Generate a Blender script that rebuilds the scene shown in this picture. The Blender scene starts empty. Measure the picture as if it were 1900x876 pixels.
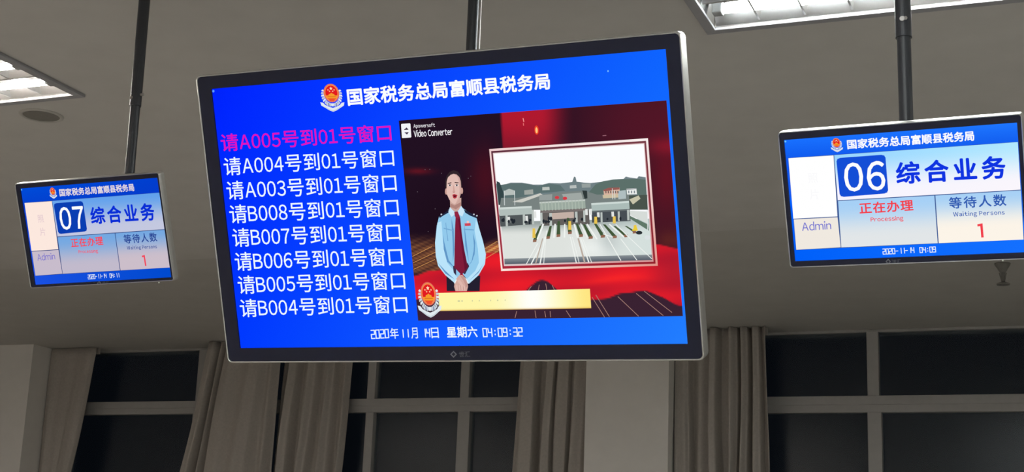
import bpy, bmesh, math, random
import numpy as np
from mathutils import Matrix, Vector

# ------------------------------------------------------------------ camera, world, exposure
sc = bpy.context.scene
COL = sc.collection
EYE = 1.55
FPX = 2700.0                                   # focal length in pixels of the 1900 x 876 frame
R = np.array([[0.93075048, 0.36378637, 0.03691903],
              [-0.05156733, 0.23054823, -0.97169353],
              [-0.36200049, 0.90250041, 0.23334237]])
cam = bpy.data.cameras.new('camera')
cam.sensor_width = 36.0
cam.lens = FPX * 36.0 / 1900.0
cam.clip_start = 0.05
cam_o = bpy.data.objects.new('camera', cam)
COL.objects.link(cam_o)
m = Matrix.Identity(4)
for i in range(3):
    m[i][0], m[i][1], m[i][2] = R[0][i], -R[1][i], -R[2][i]
m[2][3] = EYE
cam_o.matrix_world = m
sc.camera = cam_o

world = bpy.data.worlds.new('night')
sc.world = world
world.use_nodes = True
world.node_tree.nodes['Background'].inputs[0].default_value = (0.13, 0.17, 0.24, 1)
world.node_tree.nodes['Background'].inputs[1].default_value = 0.016

sc.view_settings.view_transform = 'Standard'
sc.view_settings.look = 'None'
sc.view_settings.exposure = 0.0
sc.view_settings.gamma = 1.0
sc.view_settings.use_curve_mapping = False
TUBE_POWER = 64.0
TUBE_COOL = (0.94, 1.0, 0.99)
TUBE_WARM = (1.0, 0.93, 0.86)


def ray(x, y):
    d = R.T @ np.array([(x - 950) / FPX, (y - 438) / FPX, 1.0])
    return d / np.linalg.norm(d)


# ------------------------------------------------------------------ materials
def lin(c):
    return tuple((v / 255 / 12.92) if v / 255 <= 0.04045 else ((v / 255 + 0.055) / 1.055) ** 2.4 for v in c)


def mat(name, col, rough=0.6, metal=0.0, spec=0.5, noise=0.0, nscale=30.0, bump=0.0):
    mt = bpy.data.materials.new(name)
    mt.use_nodes = True
    nt = mt.node_tree
    b = nt.nodes['Principled BSDF']
    b.inputs['Base Color'].default_value = (*col, 1)
    b.inputs['Roughness'].default_value = rough
    b.inputs['Metallic'].default_value = metal
    b.inputs['Specular IOR Level'].default_value = spec
    if noise > 0 or bump > 0:
        tc = nt.nodes.new('ShaderNodeTexCoord')
        n = nt.nodes.new('ShaderNodeTexNoise')
        n.inputs['Scale'].default_value = nscale
        n.inputs['Detail'].default_value = 4
        nt.links.new(tc.outputs['Object'], n.inputs['Vector'])
        if noise > 0:
            r = nt.nodes.new('ShaderNodeValToRGB')
            r.color_ramp.elements[0].position = 0.3
            r.color_ramp.elements[1].position = 0.7
            r.color_ramp.elements[0].color = (*[c * (1 - noise) for c in col], 1)
            r.color_ramp.elements[1].color = (*[min(1, c * (1 + noise)) for c in col], 1)
            nt.links.new(n.outputs['Fac'], r.inputs['Fac'])
            nt.links.new(r.outputs['Color'], b.inputs['Base Color'])
        if bump > 0:
            bp = nt.nodes.new('ShaderNodeBump')
            bp.inputs['Strength'].default_value = bump
            bp.inputs['Distance'].default_value = 0.002
            nt.links.new(n.outputs['Fac'], bp.inputs['Height'])
            nt.links.new(bp.outputs['Normal'], b.inputs['Normal'])
    return mt


def emit(name, col, strength):
    mt = bpy.data.materials.new(name)
    mt.use_nodes = True
    nt = mt.node_tree
    nt.nodes.remove(nt.nodes['Principled BSDF'])
    e = nt.nodes.new('ShaderNodeEmission')
    e.inputs['Color'].default_value = (*col, 1)
    e.inputs['Strength'].default_value = strength
    nt.links.new(e.outputs[0], nt.nodes['Material Output'].inputs['Surface'])
    return mt


def screen_mat(name, sampling):
    mt = bpy.data.materials.new(name)
    mt.use_nodes = True
    nt = mt.node_tree
    nt.nodes.remove(nt.nodes['Principled BSDF'])
    e = nt.nodes.new('ShaderNodeEmission')
    a = nt.nodes.new('ShaderNodeVertexColor')
    a.layer_name = 'Col'
    nt.links.new(a.outputs['Color'], e.inputs['Color'])
    nt.links.new(e.outputs[0], nt.nodes['Material Output'].inputs['Surface'])
    mt.cycles.emission_sampling = sampling
    return mt


M = {}
M['ceiling'] = mat('ceiling_paint', (0.58, 0.565, 0.535), 0.85, noise=0.03, nscale=6, bump=0.05)
M['border'] = mat('border_paint', (0.54, 0.525, 0.49), 0.85, noise=0.03, nscale=5, bump=0.05)
M['wall'] = mat('wall_paint', (0.84, 0.815, 0.78), 0.8, noise=0.02, nscale=8, bump=0.05)
M['floor'] = mat('floor_tiles', (0.60, 0.57, 0.53), 0.4, noise=0.05, nscale=4)
M['frame'] = mat('window_alloy', (0.42, 0.41, 0.40), 0.5, noise=0.03, nscale=20)
M['curtain'] = mat('curtain_cloth', (0.46, 0.425, 0.39), 0.9, spec=0.2, noise=0.06, nscale=60, bump=0.2)
M['bezel'] = mat('black_gloss_bloom', (0.014, 0.016, 0.036), 0.36, spec=0.24, noise=0.05, nscale=40)  # blue in the base colour imitates screen bloom and lens haze
M['back'] = mat('black_plastic', (0.02, 0.02, 0.022), 0.55, noise=0.05, nscale=40)
M['alloy'] = mat('silver_alloy', (0.66, 0.65, 0.62), 0.34, metal=0.85, noise=0.04, nscale=50)
M['pole'] = mat('black_steel', (0.026, 0.029, 0.036), 0.42, noise=0.08, nscale=30)
M['screw'] = mat('steel_screw', (0.35, 0.33, 0.31), 0.4, metal=0.6, noise=0.05, nscale=80)
M['trim'] = mat('lamp_trim', (0.34, 0.34, 0.36), 0.5, noise=0.04, nscale=30)
M['louvre'] = mat('lamp_louvre', (0.80, 0.80, 0.80), 0.30, metal=1.0, noise=0.02, nscale=40)
M['reflector'] = mat('lamp_reflector', (0.78, 0.78, 0.78), 0.16, metal=1.0, noise=0.02, nscale=40)
M['socket'] = mat('lamp_socket', (0.35, 0.36, 0.36), 0.5, noise=0.04, nscale=60)
M['dark'] = mat('dark_recess', (0.20, 0.19, 0.17), 0.7, noise=0.05, nscale=40)
M['ring'] = mat('downlight_ring', (0.47, 0.455, 0.42), 0.55, noise=0.04, nscale=40)
M['sprinkler'] = mat('sprinkler_metal', (0.22, 0.215, 0.20), 0.6, metal=0.1, noise=0.05, nscale=60)
M['mark'] = mat('grey_print', (0.26, 0.27, 0.30), 0.5, noise=0.03, nscale=60)
M['tube_cool'] = emit('tube_cool', TUBE_COOL, TUBE_POWER)
M['tube_warm'] = emit('tube_warm', TUBE_WARM, TUBE_POWER)
M['screen'] = screen_mat('screen_backlit', 'AUTO')
M['content'] = screen_mat('screen_picture', 'NONE')
M['led'] = emit('power_led', (0.75, 0.8, 0.65), 0.6)
g = bpy.data.materials.new('window_glass')
g.use_nodes = True
b = g.node_tree.nodes['Principled BSDF']
b.inputs['Base Color'].default_value = (0.75, 0.83, 0.90, 1)
b.inputs['Roughness'].default_value = 0.22
b.inputs['Transmission Weight'].default_value = 1.0
b.inputs['IOR'].default_value = 1.36
M['glass'] = g


# ------------------------------------------------------------------ mesh helpers
def link(o, parent=None):
    COL.objects.link(o)
    if parent is not None:
        o.parent = parent
    return o


def obj(name, bm, material, parent=None, smooth=False):
    me = bpy.data.meshes.new(name)
    bmesh.ops.recalc_face_normals(bm, faces=bm.faces[:])
    bm.to_mesh(me)
    bm.free()
    if smooth:
        for p in me.polygons:
            p.use_smooth = True
    for mm in (material if isinstance(material, (list, tuple)) else [material]):
        me.materials.append(mm)
    return link(bpy.data.objects.new(name, me), parent)


def tag(o, label=None, cat=None, group=None, kind=None):
    if label: o['label'] = label
    if cat: o['category'] = cat
    if group: o['group'] = group
    if kind: o['kind'] = kind
    return o


def thing(name, loc, label, cat, group=None, rot=None):
    o = bpy.data.objects.new(name, None)
    o.empty_display_size = 0.05
    link(o)
    o.location = loc
    if rot: o.rotation_euler = rot
    return tag(o, label, cat, group)


def add_box(bm, x0, x1, y0, y1, z0, z1, bevel=0.0):
    r = bmesh.ops.create_cube(bm, size=1.0)
    vs = r['verts']
    for v in vs:
        v.co = Vector(((x0 + x1) / 2 + v.co.x * (x1 - x0), (y0 + y1) / 2 + v.co.y * (y1 - y0), (z0 + z1) / 2 + v.co.z * (z1 - z0)))
    if bevel > 0:
        es = list({e for v in vs for e in v.link_edges})
        bmesh.ops.bevel(bm, geom=es, offset=bevel, segments=2, affect='EDGES', profile=0.5)


def box(*a, bevel=0.0):
    bm = bmesh.new()
    add_box(bm, *a, bevel=bevel)
    return bm


def add_tube(bm, p0, p1, r0, r1=None, n=24):
    p0, p1 = Vector(p0), Vector(p1)
    r1 = r0 if r1 is None else r1
    d = p1 - p0
    q = d.to_track_quat('Z', 'Y').to_matrix().to_4x4()
    bmesh.ops.create_cone(bm, cap_ends=True, segments=n, radius1=r0, radius2=r1, depth=d.length,
                          matrix=Matrix.Translation((p0 + p1) / 2) @ q)


def add_lathe(bm, prof, n=32, centre=(0, 0)):
    rings = []
    for r, z in prof:
        rings.append([bm.verts.new((centre[0] + r * math.cos(2 * math.pi * k / n), centre[1] + r * math.sin(2 * math.pi * k / n), z)) for k in range(n)])
    for a, b_ in zip(rings, rings[1:]):
        for k in range(n):
            bm.faces.new((a[k], a[(k + 1) % n], b_[(k + 1) % n], b_[k]))


def rounded(w, h, r, seg=6):
    pts = []
    for cx, cz, a0 in ((w / 2 - r, h / 2 - r, 0), (-w / 2 + r, h / 2 - r, 90), (-w / 2 + r, -h / 2 + r, 180), (w / 2 - r, -h / 2 + r, 270)):
        for k in range(seg + 1):
            a = math.radians(a0 + 90 * k / seg)
            pts.append((cx + r * math.cos(a), cz + r * math.sin(a)))
    return pts


def ring_prism(bm, sections, cx=0.0, cz=0.0):
    """closed sweep: sections = list of (outline points, y); neighbours are joined, last to first too"""
    loops = [[bm.verts.new((x + cx, y, z + cz)) for x, z in pts] for pts, y in sections]
    n = len(loops[0])
    for i in range(len(loops)):
        a, b_ = loops[i], loops[(i + 1) % len(loops)]
        for k in range(n):
            bm.faces.new((a[k], a[(k + 1) % n], b_[(k + 1) % n], b_[k]))


# ------------------------------------------------------------------ the room shell
ZC = EYE + 1.75            # suspended ceiling
ZB = EYE + 1.85            # higher border ceiling by the windows
YE = 6.90                  # edge of the suspended ceiling
YP = 9.94                  # face of the window wall piers
YW = 10.33                 # front of the window frames
XL, XR, YN = -10.6, 4.4, -3.6

LAMPS = [(-4.085, 3.965, 'warm', True), (-0.465, 3.985, 'cool', True),
         (-7.70, 3.965, 'warm', False), (3.15, 3.985, 'cool', False),
         (-7.70, 0.965, 'warm', False), (-4.085, 0.965, 'warm', False), (-0.465, 0.985, 'cool', False), (3.15, 0.985, 'cool', False),
         (-7.70, -2.035, 'warm', False), (-4.085, -2.035, 'warm', False), (-0.465, -2.015, 'cool', False), (3.15, -2.015, 'cool', False)]
LX, LY = 0.600, 0.298      # half size of the lamp opening
DL = (-3.815, 4.435)       # round fitting


def grid_plane(name, x0, x1, y0, y1, z, holes, material):
    xs = sorted({x0, x1, *[v for h in holes for v in h[:2]]})
    ys = sorted({y0, y1, *[v for h in holes for v in h[2:]]})
    bm = bmesh.new()
    vs = {}
    for i, x in enumerate(xs):
        for j, y in enumerate(ys):
            vs[i, j] = bm.verts.new((x, y, z))
    for i in range(len(xs) - 1):
        for j in range(len(ys) - 1):
            cx, cy = (xs[i] + xs[i + 1]) / 2, (ys[j] + ys[j + 1]) / 2
            if any(h[0] < cx < h[1] and h[2] < cy < h[3] for h in holes):
                continue
            bm.faces.new((vs[i, j], vs[i + 1, j], vs[i + 1, j + 1], vs[i, j + 1]))
    me = bpy.data.meshes.new(name)
    bm.to_mesh(me)
    bm.free()
    me.materials.append(material)
    return tag(link(bpy.data.objects.new(name, me)), kind='structure')


holes = [(x - LX, x + LX, y - LY, y + LY) for x, y, _, _ in LAMPS]
grid_plane('ceiling', XL, XR, YN, YE, ZC, holes, M['ceiling'])
bm = box(XL, XR, YE - 0.012, YE, ZC + 0.0005, ZB)
tag(obj('trim_1', bm, M['ceiling']), kind='structure')
grid_plane('ceiling_border', XL, XR, YE, YW + 0.3, ZB, [], M['border'])
tag(obj('floor', box(XL, XR, YN, YW + 0.3, -0.05, 0.0), M['floor']), kind='structure')
tag(obj('wall_left', box(XL - 0.1, XL, YN, YW + 0.3, 0, ZB + .1), M['wall']), kind='structure')
tag(obj('wall_right', box(XR, XR + 0.1, YN, YW + 0.3, 0, ZB + .1), M['wall']), kind='structure')
tag(obj('wall_front', box(XL, XR, YN - 0.1, YN, 0, ZB + .1), M['wall']), kind='structure')
SILL = 0.95
P1, P2a, P2b, P3 = -8.345, -3.368, -2.750, 2.15
bm = bmesh.new()
add_box(bm, XL, P1, YP, YW + 0.3, 0, ZB)
add_box(bm, P2a, P2b, YP, YW + 0.3, 0, ZB)
add_box(bm, P3, XR, YP, YW + 0.3, 0, ZB)
add_box(bm, P1, P2a, YP + 0.12, YW + 0.3, 0, SILL)
add_box(bm, P2b, P3, YP + 0.12, YW + 0.3, 0, SILL)
tag(obj('wall_back', bm, M['wall']), kind='structure')


def window(name, x0, x1, jamb, mulls, z_t0, z_t1):
    root = bpy.data.objects.new(name, None)
    link(root)
    root.location = ((x0 + x1) / 2, YW, SILL)
    tag(root, kind='structure')
    inv = Vector(root.location)

    def part(pname, bm, mt):
        for v in bm.verts:
            v.co -= inv
        return obj(pname, bm, mt, root)
    bm = bmesh.new()
    add_box(bm, x0, x0 + jamb[0], YW, YW + 0.10, SILL, ZB, 0.004)
    if jamb[0] > .1:
        add_box(bm, x0 + jamb[0] - .10, x0 + jamb[0], YW - 0.018, YW + 0.09, SILL, ZB, 0.004)
    add_box(bm, x1 - jamb[1], x1, YW, YW + 0.10, SILL, ZB, 0.004)
    add_box(bm, x0, x1, YW, YW + 0.10, SILL, SILL + 0.06, 0.004)
    add_box(bm, x0, x1, YW + 0.01, YW + 0.10, ZB - 0.02, ZB, 0.004)
    part('window_frame', bm, M['frame'])
    bm = bmesh.new()
    add_box(bm, x0 + jamb[0] * .6, x1 - jamb[1] * .5, YW - 0.012, YW + 0.09, (z_t0 + z_t1) / 2 - .005, z_t1, 0.004)
    add_box(bm, x0 + jamb[0] * .6, x1 - jamb[1] * .5, YW - 0.004, YW + 0.09, z_t0, (z_t0 + z_t1) / 2 + .002, 0.004)
    part('transom', bm, M['frame'])
    for xm, wu, wl in mulls:
        bm = bmesh.new()
        add_box(bm, xm - wu / 2, xm + wu / 2, YW - 0.004, YW + 0.09, z_t1 - 0.003, ZB - .015, 0.004)
        add_box(bm, xm - wl * .45, xm + wl * .55, YW - 0.010, YW + 0.09, SILL + .05, z_t0 + 0.003, 0.004)
        part('mullion', bm, M['frame'])
    xs = [x0 + jamb[0]] + [q[0] for q in mulls] + [x1 - jamb[1]]
    for a, b_ in zip(xs, xs[1:]):
        for za, zb in ((SILL + .05, z_t0), (z_t1, ZB - .015)):
            part('glass_pane', box(a, b_, YW + 0.045, YW + 0.053, za, zb), M['glass'])
    return root


TZ0, TZ1 = EYE + 1.292, EYE + 1.40
window('window_1', P1, P2a, (0.12, 0.08), [(-6.90, .075, .10), (-6.70, .05, .05), (-5.30, .07, .07), (-4.49, .075, .10)], TZ0, TZ1)
window('window_2', P2b, P3, (0.08, 0.08), [(-1.385, .080, .095), (-0.05, .08, .095), (1.2, .08, .095)], EYE + 1.262, EYE + 1.378)


# ------------------------------------------------------------------ curtains
def curtain(top, bot, ridges, label, seed, amp=0.085, ybase=10.14, group='window curtains'):
    """ridges: list of (s, depth) points of the pleat profile across the width, s in 0..1 (depth towards the room)"""
    rnd = random.Random(seed)
    z0, z1 = 0.12, ZB - 0.004
    xs0 = (top[0] + bot[0]) / 2
    root = thing('curtain', ((top[0] + top[1]) / 2, ybase, z1), label, 'curtain', group)
    nz, per = 40, 10
    S = []
    for (sa, da), (sb, db) in zip(ridges, ridges[1:]):
        for k in range(per):
            t = k / per
            e = t * t * (3 - 2 * t)
            S.append((sa + (sb - sa) * t, da + (db - da) * e))
    S.append(ridges[-1])
    ph = [rnd.uniform(0, 6.28) for _ in range(4)]
    bm = bmesh.new()
    rows = []
    for j in range(nz + 1):
        t = j / nz
        z = z1 + (z0 - z1) * t
        v = min(1.6, (z1 - z) / (z1 - (EYE + 0.80)))       # 1 at the lower edge of the photograph
        xa = top[0] + (bot[0] - top[0]) * v
        xb = top[1] + (bot[1] - top[1]) * v
        row = []
        for s, d in S:
            wob = 0.010 * math.sin(5 * s + 2.1 * z + ph[0]) + 0.006 * math.sin(13 * s - 3.3 * z + ph[1])
            dd = d * (0.75 + 0.35 * min(v, 1.2)) * amp
            row.append(bm.verts.new((xa + (xb - xa) * s + wob * (0.3 + v) * (0.2 if s in (0, 1) else 1) - root.location.x, -dd + 0.004 * math.sin(4 * z + 9 * s + ph[2]), z - root.location.z)))
        rows.append(row)
    for a, b_ in zip(rows, rows[1:]):
        for k in range(len(a) - 1):
            bm.faces.new((a[k], a[k + 1], b_[k + 1], b_[k]))
    o = obj('cloth', bm, M['curtain'], root, smooth=True)
    md = o.modifiers.new('thickness', 'SOLIDIFY')
    md.thickness = 0.003
    bm = bmesh.new()
    add_box(bm, min(top) - root.location.x, max(top) - root.location.x, 0.012, 0.035, -0.05, 0.0035, 0.003)
    obj('heading_tape', bm, M['curtain'], root)
    return root


curtain((-6.70, -6.03), (-6.86, -6.05),
        [(0, .1), (.06, .75), (.14, .9), (.19, .0), (.24, .75), (.29, .15), (.34, .85), (.44, 1.0), (.56, .70), (.70, 1.0), (.80, .85), (.88, .3), (.94, .5), (1, -.1)],
        'greyish brown curtain with a broad smooth fold, against the left window under the large display', 3, amp=.15, ybase=10.13)
curtain((-6.09, -5.43), (-6.13, -5.46),
        [(0, -.3), (.05, .2), (.10, -.1), (.17, .95), (.25, .75), (.31, -.1), (.37, .3), (.43, .95), (.50, .65), (.57, .0), (.64, .2), (.70, .98), (.76, .6), (.82, .0), (.88, .3), (.94, .98), (1, .5)],
        'greyish brown curtain with four narrow pleats under the date line of the large display', 5, amp=.115, ybase=10.285)
curtain((-3.93, -3.385), (-3.97, -3.39),
        [(0, .6), (.08, .95), (.22, .85), (.27, -.3), (.36, -.2), (.40, .9), (.50, .75), (.52, .1), (.58, .85), (.70, .6), (.73, .0), (.79, .75), (.92, .5), (1, .0)],
        'greyish brown curtain drawn against the left side of the pale pier', 7, amp=.105)
curtain((-2.742, -2.09), (-2.742, -2.06),
        [(0, .6), (.10, .75), (.14, .55), (.17, -.2), (.27, .35), (.37, .0), (.40, .85), (.45, .8), (.50, -.2), (.57, .0), (.61, .98), (.67, .5), (.70, -.15), (.73, .9), (.78, .6), (.82, -.15), (.86, .9), (.91, .75), (.94, .15), (1, .8)],
        'greyish brown curtain with many narrow pleats against the right side of the pale pier', 9, amp=.115)
curtain((-8.335, -7.86), (-8.335, -7.99),
        [(0, .2), (.12, .5), (.30, .25), (.45, .4), (.58, .3), (.74, .75), (.86, .95), (.94, .8), (1, .3)],
        'grey curtain gathered at the left end of the left window, beside the pale wall', 11, amp=.06, ybase=10.18)


# ------------------------------------------------------------------ ceiling lights
def lamp(x, y, tone, label, group):
    root = thing('louvre_light', (x, y, ZC), label, 'ceiling light', group)
    w, d = LX, LY
    bm = bmesh.new()                                     # trim frame just under the ceiling
    t, lo, hi = 0.026, -0.012, 0.004
    for a in ((-w - .008, w + .008, -d - .008, -d + t), (-w - .008, w + .008, d - t, d + .008),
              (-w - .008, -w + t, -d + t, d - t), (w - t, w + .008, -d + t, d - t)):
        add_box(bm, *a, lo, hi if False else -0.0006, 0.002)
    obj('trim_frame', bm, M['trim'], root)
    bm = bmesh.new()                                     # housing: open-bottomed reflector tray
    wi, di, h = w - t, d - t, 0.075
    lo_v = [bm.verts.new(p) for p in ((-wi, -di, -0.004), (wi, -di, -0.004), (wi, di, -0.004), (-wi, di, -0.004))]
    hi_v = [bm.verts.new(p) for p in ((-wi + .01, -di + .02, h), (wi - .01, -di + .02, h), (wi - .01, di - .02, h), (-wi + .01, di - .02, h))]
    for k in range(4):
        bm.faces.new((lo_v[k], lo_v[(k + 1) % 4], hi_v[(k + 1) % 4], hi_v[k]))
    bm.faces.new(hi_v)
    o = obj('reflector', bm, M['reflector'], root)
    md = o.modifiers.new('thickness', 'SOLIDIFY')
    md.thickness = 0.003
    md.offset = 1.0
    lane = 2 * di / 3
    for i in range(3):
        yc = -di + lane * (i + .5)
        bm = bmesh.new()
        add_tube(bm, (-wi + .045, yc, 0.017), (wi - .045, yc, 0.017), 0.013, n=20)
        obj('tube', bm, M['tube_' + tone], root, smooth=True)
        for s in (-1, 1):
            bm = bmesh.new()
            add_box(bm, s * (wi - .03) - .016, s * (wi - .03) + .016, yc - .018, yc + .018, 0.002, 0.072, 0.004)
            obj('tube_socket', bm, M['socket'], root)
    for i in range(4):                                   # lengthwise V fins
        yc = -di + lane * i
        bm = bmesh.new()
        hw = 0.052
        prof = [(-hw, 0.066), (-hw * .55, 0.034), (-.005, 0.004), (.005, 0.004), (hw * .55, 0.034), (hw, 0.066)]
        if i == 0: prof = [(0.0005, 0.066), (0.0005, 0.0), (.005, 0.0), (hw * .55, 0.034), (hw, 0.066)]
        if i == 3: prof = [(-hw, 0.066), (-hw * .55, 0.034), (-.005, 0.0), (-.0005, 0.0), (-.0005, 0.066)]
        a = [bm.verts.new((-wi + .004, yc + p, z)) for p, z in prof]
        c = [bm.verts.new((wi - .004, yc + p, z)) for p, z in prof]
        for k in range(len(prof) - 1):
            bm.faces.new((a[k], a[k + 1], c[k + 1], c[k]))
        bm.faces.new((a[-1], a[0], c[0], c[-1]))
        bm.faces.new(a)
        bm.faces.new(c)
        obj('long_fin', bm, M['louvre'], root)
    nb = 8
    for i in range(1, nb):
        xc = -wi + 2 * wi * i / nb
        bm = bmesh.new()
        for l in range(3):                               # one cross blade is cut in three by the fins
            ya, yb = -di + lane * l + .044, -di + lane * (l + 1) - .044
            prof = [(-.003, 0.003), (.003, 0.003), (.014, 0.056), (-.014, 0.056)]
            a = [bm.verts.new((xc + p, ya + (.038 if z < .01 else 0) * -1, z + .001)) for p, z in prof]
            c = [bm.verts.new((xc + p, yb + (.038 if z < .01 else 0), z + .001)) for p, z in prof]
            for k in range(4):
                bm.faces.new((a[k], a[(k + 1) % 4], c[(k + 1) % 4], c[k]))
            bm.faces.new(a)
            bm.faces.new(c)
        obj('cross_blade', bm, M['louvre'], root)
    return root


lamp(*LAMPS[0][:3], 'lit louvred ceiling light at the left edge of the view, beside the round ceiling fitting', 'louvred ceiling lights')
lamp(*LAMPS[1][:3], 'lit louvred ceiling light above the right display, crossed by the right pole', 'louvred ceiling lights')
for l in LAMPS[2:]:  # unseen extra fixtures, added to raise the room's brightness
    lamp(*l[:3], 'added louvred ceiling light out of view, brightening the room', 'added louvred ceiling lights out of view')

# round unlit fitting
root = thing('recessed_downlight', (DL[0], DL[1], ZC), 'dark round fitting set in the ceiling beyond the left louvred light', 'ceiling fitting')
bm = bmesh.new()
add_lathe(bm, [(.0865, -.0006), (.085, -.004), (.080, -.007), (.072, -.006), (.070, -.001), (.0800, -.0006), (.0865, -.0006)], 40)
obj('ring', bm, M['ring'], root, smooth=True)
bm = bmesh.new()
add_lathe(bm, [(.0715, -.0035), (.066, -.0025), (.040, -.0018), (.001, -.0012)], 40)
obj('baffle', bm, M['dark'], root, smooth=True)

# sprinkler on the border ceiling
sp = ray(1860, 489)
k = (ZB - EYE) / sp[2]
spx, spy = sp[0] * k, sp[1] * k
root = thing('sprinkler_head', (spx, spy, ZB), 'small dark hourglass-shaped fitting on the ceiling under the right display', 'ceiling fitting')
bm = bmesh.new()
add_lathe(bm, [(.001, -.0005), (.044, -.0005), (.040, -.012), (.028, -.030), (.016, -.052), (.001, -.053)], 24)
obj('rose', bm, M['sprinkler'], root, smooth=True)
bm = bmesh.new()
add_tube(bm, (0, 0, -.050), (0, 0, -.110), .011, .008, 16)
add_tube(bm, (-.018, 0, -.055), (-.005, 0, -.108), .004, n=10)
add_tube(bm, (.018, 0, -.055), (.005, 0, -.108), .004, n=10)
obj('neck', bm, M['sprinkler'], root)
bm = bmesh.new()
add_lathe(bm, [(.001, -.104), (.012, -.106), (.036, -.116), (.036, -.122), (.001, -.124)], 24)
obj('deflector', bm, M['sprinkler'], root)


# ------------------------------------------------------------------ flat screen drawing
def lerp(a, b_, t):
    return tuple(p + (q - p) * t for p, q in zip(a, b_))


class Panel:
    """a screen's plane: turns photograph pixels into points on the screen, in metres from its centre"""
    def __init__(self, loc, rot, w, h):
        self.o = np.array(loc, float)
        e = Matrix.Rotation(math.radians(rot[2]), 3, 'Z') @ Matrix.Rotation(math.radians(rot[1]), 3, 'Y') @ Matrix.Rotation(math.radians(rot[0]), 3, 'X')
        self.R = np.array(e)
        self.w, self.h = w, h
        self.rot = tuple(math.radians(v) for v in rot)

    def at(self, x, y):
        d = self.R.T @ ray(x, y)
        o = -self.R.T @ self.o
        t = -o[1] / d[1]
        p = o + d * t
        return (p[0], p[2])


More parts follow.
